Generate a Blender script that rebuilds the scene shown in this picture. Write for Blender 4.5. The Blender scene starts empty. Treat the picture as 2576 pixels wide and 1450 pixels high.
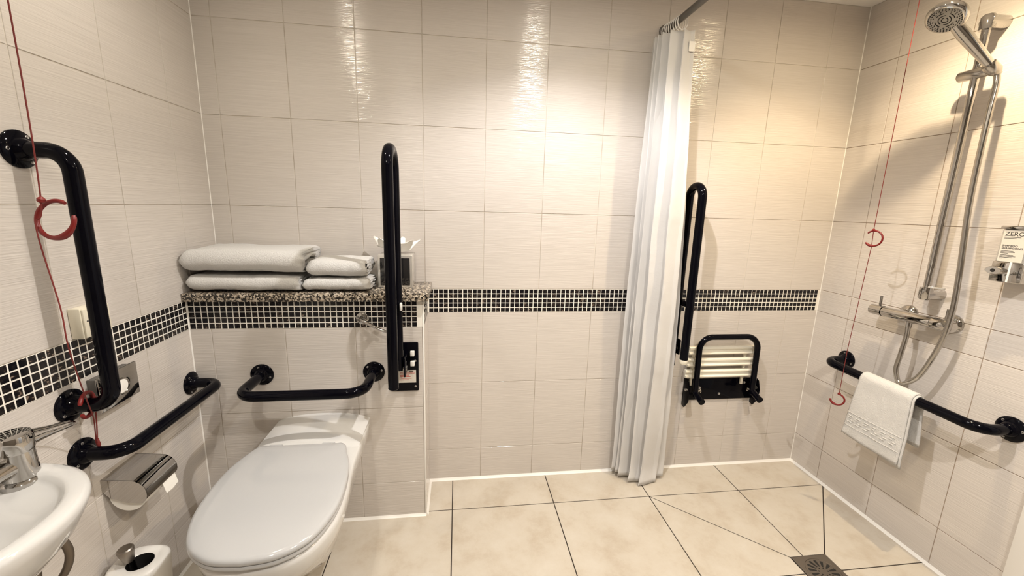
import bpy, bmesh, math, random
from mathutils import Vector, Matrix, noise
random.seed(7)
PI = math.pi
sc = bpy.context.scene
COL = sc.collection

# ------------------------------------------------------------------ camera, world, exposure
RW, RH, FPX = 2576, 1450, 1029.36
CAM = Vector((0.8952, -1.7797, 1.3025))
yaw, pitch, roll = 0.1343, 0.1962, 0.0289
fw = Vector((math.sin(yaw)*math.cos(pitch), math.cos(yaw)*math.cos(pitch), -math.sin(pitch)))
rt0 = Vector((math.cos(yaw), -math.sin(yaw), 0)); up0 = rt0.cross(fw)
rt = math.cos(roll)*rt0 + math.sin(roll)*up0; up = -math.sin(roll)*rt0 + math.cos(roll)*up0
cd = bpy.data.cameras.new('camera'); cam = bpy.data.objects.new('camera', cd); COL.objects.link(cam)
m = Matrix((rt, up, -fw)).transposed().to_4x4(); m.translation = CAM
cam.matrix_world = m
cd.sensor_fit = 'HORIZONTAL'; cd.sensor_width = 36.0; cd.lens = 36.0*FPX/RW; cd.clip_start = 0.02
sc.camera = cam
w = bpy.data.worlds.new('world'); sc.world = w; w.use_nodes = True
w.node_tree.nodes['Background'].inputs[0].default_value = (0.9, 0.85, 0.78, 1)
w.node_tree.nodes['Background'].inputs[1].default_value = 0.02
vs = sc.view_settings
vs.view_transform = 'Standard'; vs.look = 'None'; vs.gamma = 1.0; vs.use_curve_mapping = False
vs.exposure = 0.15
LIGHT_W = 30.0            # watts of one ceiling downlight
# x, y, warm colour, strength factor of each recessed downlight
# last number: brightness of the visible lens
DOWNLIGHTS = [(0.34, -0.68, (1.0, 0.94, 0.88), 0.12, 1080), (1.31, -0.68, (1.0, 0.96, 0.96), 1.60, 1750), (2.295, -0.66, (1.0, 0.77, 0.50), 1.10, 1900),
              (0.50, -1.75, (1.0, 0.94, 0.87), 0.50, 1700), (1.75, -1.75, (1.0, 0.94, 0.87), 1.90, 1900)]

# ------------------------------------------------------------------ room dimensions (metres)
XL, XR, YF, ZC = -0.066, 2.6845, -2.45, 2.203
BOXY, BOXX = -0.222, 0.765
P, PV, B, H = 0.2515, 0.336, 0.8349, 0.1057
T = B + H
ROWS = [0, B-2*PV, B-PV, B, T, T+PV, T+2*PV, T+3*PV, ZC]
MP = H/5.0
FT, FX0, FY0 = 0.4521, 0.8738, -0.2037

# ------------------------------------------------------------------ materials
def nodes_of(mt): return mt.node_tree.nodes, mt.node_tree.links
def mat(name, col, rough=0.5, metal=0.0, coat=0.0, spec=None, trans=0.0):
    mt = bpy.data.materials.new(name); mt.use_nodes = True
    b = mt.node_tree.nodes['Principled BSDF']
    b.inputs['Base Color'].default_value = (*col, 1); b.inputs['Roughness'].default_value = rough
    b.inputs['Metallic'].default_value = metal; b.inputs['Coat Weight'].default_value = coat
    if spec is not None: b.inputs['Specular IOR Level'].default_value = spec
    if trans: b.inputs['Transmission Weight'].default_value = trans
    return mt
def worldpos(mt, scale):
    n, l = nodes_of(mt)
    g = n.new('ShaderNodeNewGeometry'); mp = n.new('ShaderNodeVectorMath'); mp.operation = 'MULTIPLY'
    mp.inputs[1].default_value = scale; l.new(g.outputs['Position'], mp.inputs[0]); return mp.outputs[0]
def noise_tex(mt, vec, scale, detail=3, rough=0.5):
    n, l = nodes_of(mt); t = n.new('ShaderNodeTexNoise')
    t.inputs['Scale'].default_value = scale; t.inputs['Detail'].default_value = detail; t.inputs['Roughness'].default_value = rough
    l.new(vec, t.inputs['Vector']); return t.outputs['Fac']
def ramp(mt, fac, stops):
    n, l = nodes_of(mt); r = n.new('ShaderNodeValToRGB'); e = r.color_ramp.elements
    while len(e) < len(stops): e.new(0.5)
    for i, (p, c) in enumerate(stops): e[i].position = p; e[i].color = (*c, 1)
    l.new(fac, r.inputs[0]); return r.outputs[0]
def setcol(mt, out): nodes_of(mt)[1].new(out, mt.node_tree.nodes['Principled BSDF'].inputs['Base Color'])
def bump(mt, fac, strength=0.3, dist=0.001):
    n, l = nodes_of(mt); b = n.new('ShaderNodeBump'); b.inputs['Strength'].default_value = strength; b.inputs['Distance'].default_value = dist
    l.new(fac, b.inputs['Height']); l.new(b.outputs[0], n['Principled BSDF'].inputs['Normal'])

def tile_material(name, horiz):
    mt = mat(name, (0.74, 0.69, 0.61), 0.11)
    v = worldpos(mt, horiz)
    f = noise_tex(mt, v, 1.0, 2, 0.55)
    bump(mt, f, 0.6, 0.0016)
    v2 = worldpos(mt, (horiz[0]*0.4, horiz[1]*0.4, horiz[2]*1.0))
    c = noise_tex(mt, v2, 1.0, 2, 0.6)
    setcol(mt, ramp(mt, c, [(0.3, (0.570, 0.528, 0.488)), (0.7, (0.630, 0.588, 0.546))]))
    return mt
M = {}
M['tile'] = tile_material('ribbed_ceramic_tile', (9.0, 9.0, 330.0))
M['grout'] = mat('wall_grout', (0.6, 0.5, 0.4), 0.85); _v = worldpos(M['grout'], (1, 1, 1))
setcol(M['grout'], ramp(M['grout'], noise_tex(M['grout'], _v, 5.0, 3, 0.6), [(0.38, (0.40, 0.34, 0.27)), (0.58, (0.64, 0.595, 0.53))]))
M['grout2'] = mat('shower_grout_brown', (0.30, 0.23, 0.17), 0.9)
M['mgrout'] = mat('mosaic_grout', (0.84, 0.81, 0.74), 0.8)
M['silicone'] = mat('white_silicone', (0.80, 0.78, 0.74), 0.4)
M['paint'] = mat('ceiling_paint', (0.90, 0.88, 0.85), 0.85)
mm = mat('mosaic_glass', (0.01, 0.01, 0.012), 0.14, spec=0.3); M['mosaic'] = mm
n, l = nodes_of(mm); v = worldpos(mm, (90, 90, 170)); f = noise_tex(mm, v, 1.0, 3)
oi = n.new('ShaderNodeObjectInfo'); ad = n.new('ShaderNodeMath'); ad.operation = 'MULTIPLY_ADD'; ad.inputs[1].default_value = 0.22
l.new(oi.outputs['Random'], ad.inputs[0]); l.new(f, ad.inputs[2])
setcol(mm, ramp(mm, ad.outputs[0], [(0.50, (0.006, 0.006, 0.008)), (0.76, (0.02, 0.016, 0.015)), (0.82, (0.14, 0.10, 0.075)), (0.90, (0.30, 0.24, 0.19))]))
mf = mat('floor_stoneware', (0.7, 0.58, 0.41), 0.38); M['ftile'] = mf
v = worldpos(mf, (1, 1, 1)); f = noise_tex(mf, v, 7.0, 8, 0.68)
setcol(mf, ramp(mf, f, [(0.30, (0.44, 0.375, 0.295)), (0.5, (0.53, 0.480, 0.405)), (0.75, (0.58, 0.54, 0.475))]))
bump(mf, noise_tex(mf, v, 60, 4), 0.08, 0.001)
M['fgrout'] = mat('floor_grout_dark', (0.035, 0.025, 0.02), 0.9)
M['frontpaint'] = mat('brown_grey_wall_paint', (0.13, 0.11, 0.09), 0.7)
M['black'] = mat('black_gloss_enamel', (0.002, 0.002, 0.004), 0.09, spec=0.11)
M['chrome'] = mat('polished_chrome', (0.50, 0.485, 0.465), 0.05, 1.0)
M['chrome_soft'] = mat('satin_chrome', (0.46, 0.44, 0.41), 0.18, 1.0)
M['steel'] = mat('brushed_steel', (0.30, 0.27, 0.24), 0.38, 1.0)
M['rodsteel'] = mat('grey_metal_rod', (0.16, 0.15, 0.14), 0.35, 0.8)
M['screw'] = mat('screw_metal', (0.45, 0.44, 0.43), 0.3, 0.9)
M['ceramic'] = mat('white_vitreous_china', (0.60, 0.595, 0.585), 0.07, coat=0.5)
M['plastic'] = mat('white_seat_plastic', (0.440, 0.445, 0.455), 0.14, coat=0.2)
M['cream'] = mat('cream_plastic', (0.74, 0.69, 0.56), 0.35)
M['ivory'] = mat('ivory_slat_plastic', (0.84, 0.80, 0.68), 0.3)
M['white'] = mat('white_plastic', (0.83, 0.81, 0.77), 0.3)
M['darkhole'] = mat('dark_interior', (0.008, 0.007, 0.006), 0.7)
M['darkpane'] = mat('dark_smoked_glass', (0.012, 0.012, 0.013), 0.04, coat=0.5)
M['acryl'] = mat('silver_acrylic', (0.62, 0.60, 0.56), 0.12, 0.55)
M['red'] = mat('red_cord_plastic', (0.17, 0.007, 0.006), 0.4)
M['redcord'] = mat('red_braided_cord', (0.16, 0.016, 0.013), 0.7)
M['paper'] = mat('tissue_paper', (0.86, 0.84, 0.79), 0.9)
M['label'] = mat('printed_label', (0.64, 0.60, 0.53), 0.5)
M['ink'] = mat('dark_ink', (0.05, 0.045, 0.04), 0.6)
M['redink'] = mat('red_ink', (0.45, 0.06, 0.04), 0.6)
M['rubber'] = mat('grey_rubber', (0.12, 0.11, 0.10), 0.6)
M['pipe'] = mat('braided_hose', (0.16, 0.13, 0.10), 0.4, 0.7)
M['doorpaint'] = mat('pale_blue_grey_paint', (0.50, 0.55, 0.64), 0.5)
mtw = mat('terry_cotton', (0.70, 0.69, 0.67), 0.95, spec=0.1); M['terry'] = mtw
v = worldpos(mtw, (1, 1, 1)); bump(mtw, noise_tex(mtw, v, 210, 4, 0.75), 0.8, 0.006)
mg = mat('speckled_granite', (0.3, 0.25, 0.2), 0.2, coat=0.2); M['granite'] = mg
n, l = nodes_of(mg); v = worldpos(mg, (1, 1, 1)); vo = n.new('ShaderNodeTexVoronoi'); vo.inputs['Scale'].default_value = 190; l.new(v, vo.inputs['Vector'])
sp = n.new('ShaderNodeSeparateColor'); l.new(vo.outputs['Color'], sp.inputs[0]); f2 = noise_tex(mg, v, 120, 3)
mx = n.new('ShaderNodeMath'); mx.operation = 'MULTIPLY_ADD'; mx.inputs[1].default_value = 0.6; l.new(sp.outputs[0], mx.inputs[0])
m2 = n.new('ShaderNodeMath'); m2.operation = 'MULTIPLY'; m2.inputs[1].default_value = 0.4; l.new(f2, m2.inputs[0]); l.new(m2.outputs[0], mx.inputs[2])
setcol(mg, ramp(mg, mx.outputs[0], [(0.33, (0.010, 0.009, 0.008)), (0.47, (0.08, 0.065, 0.05)), (0.58, (0.30, 0.245, 0.18)), (0.74, (0.56, 0.49, 0.40))]))
mc = mat('white_polyester_curtain', (0.74, 0.73, 0.72), 0.7, spec=0.2); M['curtain'] = mc
n, l = nodes_of(mc); tr = n.new('ShaderNodeBsdfTranslucent'); tr.inputs[0].default_value = (0.85, 0.80, 0.72, 1)
ms = n.new('ShaderNodeMixShader'); ms.inputs[0].default_value = 0.18
l.new(n['Principled BSDF'].outputs[0], ms.inputs[1]); l.new(tr.outputs[0], ms.inputs[2]); l.new(ms.outputs[0], n['Material Output'].inputs[0])
v = worldpos(mc, (14, 14, 26)); bump(mc, noise_tex(mc, v, 1.0, 4, 0.6), 0.25, 0.006)
for k_, c_ in enumerate([(1.0, 0.92, 0.76), (1.0, 0.935, 0.81), (1.0, 0.81, 0.52), (1.0, 0.935, 0.80), (1.0, 0.915, 0.76)]):
    ml = mat('lamp_lens', (1, 1, 1), 0.4); M['lens%d' % k_] = ml
    ml.node_tree.nodes['Principled BSDF'].inputs['Emission Color'].default_value = (*c_, 1)
    ml.node_tree.nodes['Principled BSDF'].inputs['Emission Strength'].default_value = DOWNLIGHTS[k_][4]

# ------------------------------------------------------------------ geometry helpers
class G:
    def __init__(s): s.v, s.f = [], []
    def add(s, vs_, fs): o = len(s.v); s.v += [Vector(q) for q in vs_]; s.f += [tuple(i+o for i in q) for q in fs]; return s
    def box(s, a, b):
        x0, y0, z0 = a; x1, y1, z1 = b
        return s.add([(x0,y0,z0),(x1,y0,z0),(x1,y1,z0),(x0,y1,z0),(x0,y0,z1),(x1,y0,z1),(x1,y1,z1),(x0,y1,z1)],
                     [(0,3,2,1),(4,5,6,7),(0,1,5,4),(1,2,6,5),(2,3,7,6),(3,0,4,7)])
    def loft(s, loops, cap0=True, cap1=True, closed=True):
        k = len(loops[0]); vs_ = [q for lp in loops for q in lp]; fs = []
        for i in range(len(loops)-1):
            for j in range(k if closed else k-1):
                a = i*k+j; b = i*k+(j+1) % k; fs.append((a, b, b+k, a+k))
        if cap0: fs.append(tuple(range(k-1, -1, -1)))
        if cap1: fs.append(tuple(range((len(loops)-1)*k, len(loops)*k)))
        return s.add(vs_, fs)
    def tube(s, pts, r, n=16, closed=False, flat=1.0):
        pts = [Vector(q) for q in pts]; R = r if isinstance(r, (list, tuple)) else [r]*len(pts)
        loops = []; nrm = None
        for i, q in enumerate(pts):
            a = pts[i-1] if (i > 0 or closed) else q; b = pts[(i+1) % len(pts)] if (i < len(pts)-1 or closed) else q
            t = (b-a).normalized()
            if nrm is None:
                nrm = t.cross(Vector((0,0,1)));
                if nrm.length < 1e-3: nrm = t.cross(Vector((1,0,0)))
                nrm.normalize()
            else:
                nrm = (nrm - t*nrm.dot(t)).normalized()
            bn = t.cross(nrm)
            loops.append([q + R[i]*(math.cos(2*PI*k/n)*nrm + flat*math.sin(2*PI*k/n)*bn) for k in range(n)])
        if closed: loops.append(loops[0])
        return s.loft(loops, not closed, not closed)
    def lathe(s, prof, o, axis, n=24):
        o = Vector(o); ax = Vector(axis).normalized(); u = ax.orthogonal().normalized(); w_ = ax.cross(u)
        loops = [[o + ax*h + r*(math.cos(2*PI*k/n)*u + math.sin(2*PI*k/n)*w_) for k in range(n)] for r, h in prof]
        return s.loft(loops)
    def prism(s, outline, d):
        d = Vector(d); a = [Vector(q) for q in outline]
        return s.loft([a, [q+d for q in a]])
def fillet(pts, r, n=8):
    pts = [Vector(q) for q in pts]; out = [pts[0]]
    for i in range(1, len(pts)-1):
        p = pts[i]; a = (pts[i-1]-p); b = (pts[i+1]-p); la, lb = a.length, b.length; a.normalize(); b.normalize()
        ang = a.angle(b); t = min(r/math.tan(ang/2), la*0.499, lb*0.499); rr = t*math.tan(ang/2)
        c = p + (a+b).normalized()*(rr/math.sin(ang/2)); s0 = p+a*t-c; s1 = p+b*t-c; th = s0.angle(s1)
        for k in range(n+1):
            f = k/n; out.append(c + (s0*math.sin((1-f)*th) + s1*math.sin(f*th))/math.sin(th))
    out.append(pts[-1]); return out
def catmull(pts, n=8, closed=False):
    pts = [Vector(q) for q in pts]; L = len(pts); out = []
    for i in range(L if closed else L-1):
        g = lambda k: pts[k % L] if closed else pts[max(0, min(L-1, k))]
        p0, p1, p2, p3 = g(i-1), g(i), g(i+1), g(i+2)
        for k in range(n):
            t = k/n; out.append(0.5*((2*p1)+(p2-p0)*t+(2*p0-5*p1+4*p2-p3)*t*t+(3*p1-p0-3*p2+p3)*t**3))
    if not closed: out.append(pts[-1])
    return out

def wloc(o):
    v = Vector((0,0,0))
    while o is not None: v = v + o.location; o = o.parent
    return v
def link(name, me, parent=None, loc=None):
    o = bpy.data.objects.new(name, me); COL.objects.link(o)
    if parent is not None: o.parent = parent
    if loc is not None: o.location = loc
    return o
def make_mesh(name, g, material, origin, bevel=0.0, smooth=38, seg=2, normals=True):
    me = bpy.data.meshes.new(name)
    me.from_pydata([q-origin for q in g.v], [], g.f)
    bm = bmesh.new(); bm.from_mesh(me); bmesh.ops.remove_doubles(bm, verts=bm.verts, dist=1e-6)
    if normals: bmesh.ops.recalc_face_normals(bm, faces=bm.faces)
    if bevel > 0:
        ed = [e for e in bm.edges if len(e.link_faces) == 2 and e.calc_face_angle(0) > 0.6]
        bmesh.ops.bevel(bm, geom=ed, offset=bevel, segments=seg, affect='EDGES', profile=0.5, clamp_overlap=True)
    bm.to_mesh(me); bm.free()
    me.materials.append(M[material])
    if smooth:
        for p in me.polygons: p.use_smooth = True
        me.set_sharp_from_angle(angle=math.radians(smooth))
    return me
def obj(name, g, material, parent=None, bevel=0.0, smooth=38, seg=2, label=None, normals=True):
    if parent is not None: org = wloc(parent)
    else:
        xs = [q.x for q in g.v]; ys = [q.y for q in g.v]; zs = [q.z for q in g.v]
        org = Vector(((min(xs)+max(xs))/2, (min(ys)+max(ys))/2, min(zs)))
    me = make_mesh(name, g, material, org, bevel, smooth, seg, normals)
    o = link(name, me, parent, None if parent is not None else org)
    if label: o['label'] = label
    return o
def tag(o, label, cat, group=None):
    o['label'] = label; o['category'] = cat
    if group: o['group'] = group
    return o
def thing(name, label, cat, loc, group=None):
    o = bpy.data.objects.new(name, None); COL.objects.link(o); o.location = loc; o.empty_display_size = 0.05
    return tag(o, label, cat, group)
def struct(name, g, material, **k):
    o = obj(name, g, material, **k); o['kind'] = 'structure'; return o
def box(a, b): return G().box(a, b)

# ------------------------------------------------------------------ the room shell
GAP, DEP = 0.0011, 0.0016      # half joint width, joint recess
w_back = struct('wall_back', box((XL-0.1, DEP, -0.05), (XR+0.1, 0.1, ZC+0.05)), 'grout', smooth=0)
w_left = struct('wall_left', box((XL-0.1, YF, -0.05), (XL-DEP, DEP, ZC+0.05)), 'grout', smooth=0)
w_right = struct('wall_right', box((XR+DEP, -0.90, -0.05), (XR+0.1, DEP, ZC+0.05)), 'grout2', smooth=0)
w_boxing = struct('wall_boxing', box((XL, BOXY+DEP, 0), (BOXX-DEP, 0, T-0.0005)), 'grout', smooth=0)
floor = struct('floor', box((XL-0.1, YF-0.1, -0.06), (XR+0.1, 0.1, -0.0018)), 'fgrout', smooth=0)
ceiling = struct('ceiling', box((XL-0.1, YF-0.1, ZC), (XR+0.1, 0.1, ZC+0.08)), 'paint', smooth=0)
struct('wall_front', box((XL-0.1, YF-0.1, 0), (XR+0.1, YF, ZC)), 'frontpaint', smooth=0)

_cache = {}
def tile_mesh(key, w_, h_, axes, material, ch=0.0009, th=0.004):
    """bevelled slab centred on 0, front face at normal offset 0; axes = (u, v, n) vectors, n points into the room"""
    k = (round(w_, 4), round(h_, 4), key, material)
    if k in _cache: return _cache[k]
    u, v, nn = [Vector(a) for a in axes]; g = G()
    def lp(ix, d): return [u*sx*(w_/2-ix) + v*sy*(h_/2-ix) + nn*d for sx, sy in ((-1,-1),(1,-1),(1,1),(-1,1))]
    g.loft([lp(0, -th), lp(0, -ch), lp(ch*0.8, 0)])
    me = make_mesh(key, g, material, Vector((0,0,0)), 0, 0); _cache[k] = me; return me
def lay(name, parent, c, w_, h_, key, axes, material, **k):
    return link(name, tile_mesh(key, w_, h_, axes, material, **k), parent, Vector(c)-wloc(parent))
AX_B = ((1,0,0),(0,0,1),(0,-1,0)); AX_L = ((0,1,0),(0,0,1),(1,0,0)); AX_R = ((0,1,0),(0,0,1),(-1,0,0)); AX_F = ((1,0,0),(0,1,0),(0,0,1))
def tiled(parent, us, rows, pos, axes, key, skip=lambda u0, u1, z0, z1: False):
    for i in range(len(us)-1):
        for j in range(len(rows)-1):
            u0, u1, z0, z1 = us[i], us[i+1], rows[j], rows[j+1]
            if skip(u0, u1, z0, z1): continue
            w_ = u1-u0-2*GAP; h_ = z1-z0-2*GAP
            if w_ < 0.004: continue
            lay('wall_tile', parent, pos((u0+u1)/2, (z0+z1)/2), w_, h_, key, axes, 'tile')
# back wall
xs = [XL] + [j*P for j in range(0, 11)] + [XR]
tiled(w_back, xs, ROWS, lambda u, z: (u, 0, z), AX_B, 'back_tile',
      lambda u0, u1, z0, z1: abs(z0-B) < 1e-3 or (u1 <= BOXX-0.0 and z1 <= T+1e-3))
# left wall: joints at -0.18 - n*P
ys = [0, -0.18] + [-0.18-n_*P for n_ in range(1, 5)]; ys = ys[::-1]
tiled(w_left, ys, ROWS, lambda u, z: (XL, u, z), AX_L, 'left_tile',
      lambda u0, u1, z0, z1: abs(z0-B) < 1e-3 or (z1 <= T+1e-3 and u0 > BOXY))
obj('wall_panel', box((XL-0.01, YF, 0), (XL, ys[0]-0.001, ZC)), 'tile', w_left, smooth=0)
# right wall
ys = [0] + [-0.165-n_*P for n_ in range(0, 3)] + [-0.866]; ys = ys[::-1]
tiled(w_right, ys, ROWS, lambda u, z: (XR, u, z), AX_R, 'right_tile')
w_right2 = struct('wall_right', box((XR, YF, -0.05), (XR+0.1, -1.74, ZC+0.05)), 'tile', smooth=0)
struct('wall_right', box((XR, -1.74, 2.03), (XR+0.1, -0.90, ZC+0.05)), 'tile', smooth=0)
# boxing
xs = [XL] + [0.006+j*P for j in range(0, 3)] + [BOXX-0.006]
tiled(w_boxing, xs, ROWS[:4], lambda u, z: (u, BOXY, z), AX_B, 'box_tile')
AX_S = ((0,1,0),(0,0,1),(1,0,0))
tiled(w_boxing, [BOXY+0.006, 0], ROWS[:4], lambda u, z: (BOXX, u, z), AX_S, 'boxside_tile')

# mosaic bands: five rows of small black glass squares on cream grout
MS = MP-0.0031
def mosaic(parent, cells, axes, key, limit=300, score=None):
    cells = sorted(cells, key=score) if score else cells
    for c in cells[:limit]:
        o = lay('mosaic_tile', parent, c, MS, MS, key, axes, 'mosaic', ch=0.0008, th=0.004)
    rest = cells[limit:]
    if rest:
        u, v, nn = [Vector(a) for a in axes]; g = G()
        for c in rest:
            c = Vector(c); h_ = MS/2
            lp = lambda ix, d: [c + u*sx*(h_-ix) + v*sy*(h_-ix) + nn*d for sx, sy in ((-1,-1),(1,-1),(1,1),(-1,1))]
            g.loft([lp(0, -0.004), lp(0, -0.0008), lp(0.0007, 0)])
        o = obj('mosaic_tiles', g, 'mosaic', parent, smooth=0); o['kind'] = 'stuff'
zr = [B + MP*(k+0.5) for k in range(5)]
obj('mosaic_grout', box((BOXX-0.01, -0.0002, B+0.0006), (XR-0.001, DEP+0.002, T-0.0006)), 'mgrout', w_back, smooth=0)
cells = []; x = BOXX+0.004+MP/2
while x < XR-0.005-MP/2:
    cells += [(x, -0.0008, z) for z in zr]; x += MP
def sc_back(c):
    hid = 1.60 < c[0] < 1.90
    return (hid, abs(c[0]-0.9) if not hid else c[0])
mosaic(w_back, cells, AX_B, 'back_mosaic', 300, sc_back)
obj('mosaic_grout', box((XL-DEP-0.002, YF, B+0.0006), (XL+0.0002, BOXY-0.0005, T-0.0006)), 'mgrout', w_left, smooth=0)
cells = []; y = BOXY-0.004-MP/2
while y > -0.95:
    cells += [(XL+0.0008, y, z) for z in zr]; y -= MP
mosaic(w_left, cells, AX_L, 'left_mosaic')
obj('mosaic_grout', box((XL+0.001, BOXY-0.0002, B+0.0006), (BOXX+0.0002, -0.001, T-0.001)), 'mgrout', w_boxing, smooth=0)
cells = []; x = XL+0.003+MP/2
while x < BOXX-0.007-MP/2:
    cells += [(x, BOXY-0.0008, z) for z in zr]; x += MP
mosaic(w_boxing, cells, AX_B, 'box_mosaic')
cells = []; y = BOXY+0.012+MP/2
while y < -MP/2:
    cells += [(BOXX+0.0008, y, z) for z in zr]; y += MP
mosaic(w_boxing, cells, AX_S, 'boxside_mosaic')

# trims: white corner profile of the boxing, silicone beads in the corners and along the floor
struct('trim_1', box((BOXX-0.0055, BOXY-0.0012, 0.0), (BOXX+0.0012, BOXY+0.0055, T-0.001)), 'silicone', bevel=0.002)
def bead(name, a, b, n1, n2, s=0.007):
    a, b, n1, n2 = map(Vector, (a, b, n1, n2))
    return struct(name, G().loft([[a-n1*0.001-n2*0.001, a+n1*s, a+(n1+n2)*s*0.42, a+n2*s], [b-n1*0.001-n2*0.001, b+n1*s, b+(n1+n2)*s*0.42, b+n2*s]]), 'silicone')
bead('baseboard_back', (BOXX, 0, 0), (XR, 0, 0), (0,-1,0), (0,0,1), 0.010)
bead('baseboard_right', (XR, 0, 0), (XR, -0.866, 0), (-1,0,0), (0,0,1), 0.010)
bead('baseboard_left', (XL, BOXY, 0), (XL, YF, 0), (1,0,0), (0,0,1), 0.008)
bead('baseboard_boxing', (XL, BOXY, 0), (BOXX, BOXY, 0), (0,-1,0), (0,0,1), 0.009)
bead('baseboard_boxing', (BOXX, BOXY, 0), (BOXX, 0, 0), (1,0,0), (0,0,1), 0.009)
bead('trim_2', (XR, 0, 0), (XR, 0, ZC), (-1,0,0), (0,-1,0), 0.0022)
bead('trim_3', (XL, 0, T), (XL, 0, ZC), (1,0,0), (0,-1,0), 0.0022)
bead('trim_4', (XL, BOXY, 0), (XL, BOXY, T), (1,0,0), (0,-1,0), 0.003)
# doorway in the right wall, just inside the frame edge
struct('trim_5', box((XR-0.022, -0.935, 0), (XR+0.1, -0.867, 2.03)), 'silicone', bevel=0.006)
struct('trim_6', box((XR-0.022, -1.775, 0), (XR+0.1, -1.705, 2.03)), 'silicone', bevel=0.006)
d1 = struct('door_1', box((XR+0.004, -1.704, 0.006), (XR+0.046, -0.936, 2.029)), 'doorpaint', bevel=0.003)
obj('door_handle', G().tube(fillet([(XR+0.004,-1.63,1.0),(XR-0.05,-1.63,1.0),(XR-0.05,-1.52,1.0)], 0.012), 0.009), 'chrome', d1)

# floor tiles, with the four tiles around the drain cut along their diagonals
def poly_tile(pts, parent=floor):
    """inset polygon slab; pts counter-clockwise, each edge pulled in by half a joint"""
    k = len(pts); ins = []; e = 0.0022
    for i in range(k):
        a, b, c = Vector(pts[i-1]), Vector(pts[i]), Vector(pts[(i+1) % k])
        d0 = (b-a).normalized(); d1_ = (c-b).normalized(); n0 = Vector((-d0.y, d0.x)); n1 = Vector((-d1_.y, d1_.x))
        ins.append(b + (n0+n1)*(e/(1+n0.dot(n1))))
    lp = lambda z: [Vector((q.x, q.y, z)) for q in ins]
    obj('floor_tile', G().loft([lp(-0.01), lp(0.0)]), 'ftile', parent, smooth=0)
DX, DY, DS = 2.2495, -0.6575, 0.1455      # drain centre and side
fxs = [XL] + [FX0 + n_*FT for n_ in range(-1, 4)] + [XR]; fxs = [q for q in fxs if q > XL+0.001 or q == XL]
fys = [-0.0] + [FY0 - n_*FT for n_ in range(0, 5)] + [YF]
h = DS/2 + 0.002
jx, jy = FX0+3*FT, FY0-FT
for i in range(len(fxs)-1):
    for j in range(len(fys)-1):
        x0, x1, y1, y0 = fxs[i], fxs[i+1], fys[j], fys[j+1]
        if y0 >= BOXY-0.02 and x0 < BOXX and x1 <= BOXX: continue
        if j == 0 and x0 < BOXX < x1: x0 = BOXX
        if x1-x0 < 0.01: continue
        cx_, cy_ = (x0+x1)/2, (y0+y1)/2
        if abs(cx_-jx) < FT*0.6 and abs(cy_-jy) < FT*0.6:
            sx = 1 if cx_ > jx else -1; sy = 1 if cy_ > jy else -1
            far = (x1 if sx > 0 else x0, y1 if sy > 0 else y0); dc = (DX+sx*h, DY+sy*h)
            pa = [far, dc, (jx, dc[1]), (jx, far[1])]; pb = [far, (far[0], jy), (dc[0], jy), dc]
            for pl in (pa, pb):
                ar = sum(pl[q-1][0]*pl[q][1]-pl[q][0]*pl[q-1][1] for q in range(len(pl)))
                poly_tile(pl if ar > 0 else pl[::-1])
        else:
            poly_tile([(x0,y0),(x1,y0),(x1,y1),(x0,y1)])

# ------------------------------------------------------------------ ceiling downlights
for i, (lx, ly, lc, k, _e) in enumerate(DOWNLIGHTS):
    where = ['above the toilet corner', 'over the middle of the room', 'over the shower seat end', 'near the door above the washbasin side', 'near the door on the shower side'][i]
    t = thing('downlight', 'round chrome recessed ceiling downlight '+where, 'downlight', (lx, ly, ZC), 'recessed ceiling downlights')
    g = G().lathe([(0.0182, -0.003), (0.022, -0.006), (0.034, -0.004), (0.040, 0.0)], (lx, ly, ZC), (0,0,1), 28); g.f = [q for q in g.f if len(q) == 4]
    obj('bezel', g, 'chrome', t)
    obj('lens', G().lathe([(0.0165, -0.0035), (0.0185, -0.001)], (lx, ly, ZC), (0,0,1), 24), 'lens%d' % i, t)
    ld = bpy.data.lights.new('downlight_lamp', 'SPOT'); ld.energy = LIGHT_W*k; ld.color = lc; ld.spot_size = math.radians(134); ld.spot_blend = 0.55; ld.shadow_soft_size = 0.010
    lo = bpy.data.objects.new('downlight_lamp', ld); COL.objects.link(lo); lo.parent = t; lo.location = (0, 0, -0.03)

# ------------------------------------------------------------------ grab rails
def flange(parent, p, nrm, rad=0.041, name='flange', rot=0.3):
    f = obj(name, G().lathe([(rad, 0.0), (rad, 0.004), (rad-0.004, 0.008), (rad*0.62, 0.011), (0.0235, 0.016), (0.0195, 0.022), (0.0178, 0.024)], p, nrm, 32), 'black', parent)
    ax = Vector(nrm).normalized(); u = ax.orthogonal().normalized(); v = ax.cross(u)
    for k in range(3):
        a = rot + k*2*PI/3; q = Vector(p) + ax*0.0085 + (u*math.cos(a)+v*math.sin(a))*rad*0.76
        obj('screw', G().lathe([(0.0042, 0), (0.0042, 0.0012), (0.0030, 0.0018), (0.0016, 0.0010)], q, nrm, 12), 'screw', f)
    return f
def grab_rail(label, p0, p1, nrm, off, r=0.0178, bend=0.06, rot=0.3):
    p0, p1, nrm = Vector(p0), Vector(p1), Vector(nrm)
    t = thing('grab_rail', label, 'grab rail', (p0+p1)/2, 'black tubular grab rails')
    flange(t, p0, nrm, rot=rot); flange(t, p1, nrm, rot=rot+0.5)
    obj('bar', G().tube(fillet([p0+nrm*0.006, p0+nrm*off, p1+nrm*off, p1+nrm*0.006], bend, 10), r, 20), 'black', t)
    return t
grab_rail('vertical black grab rail on the left wall with the red cord hung on it', (XL, -0.704, 1.396), (XL, -0.702, 0.784), (1,0,0), 0.100, bend=0.062)
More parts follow.
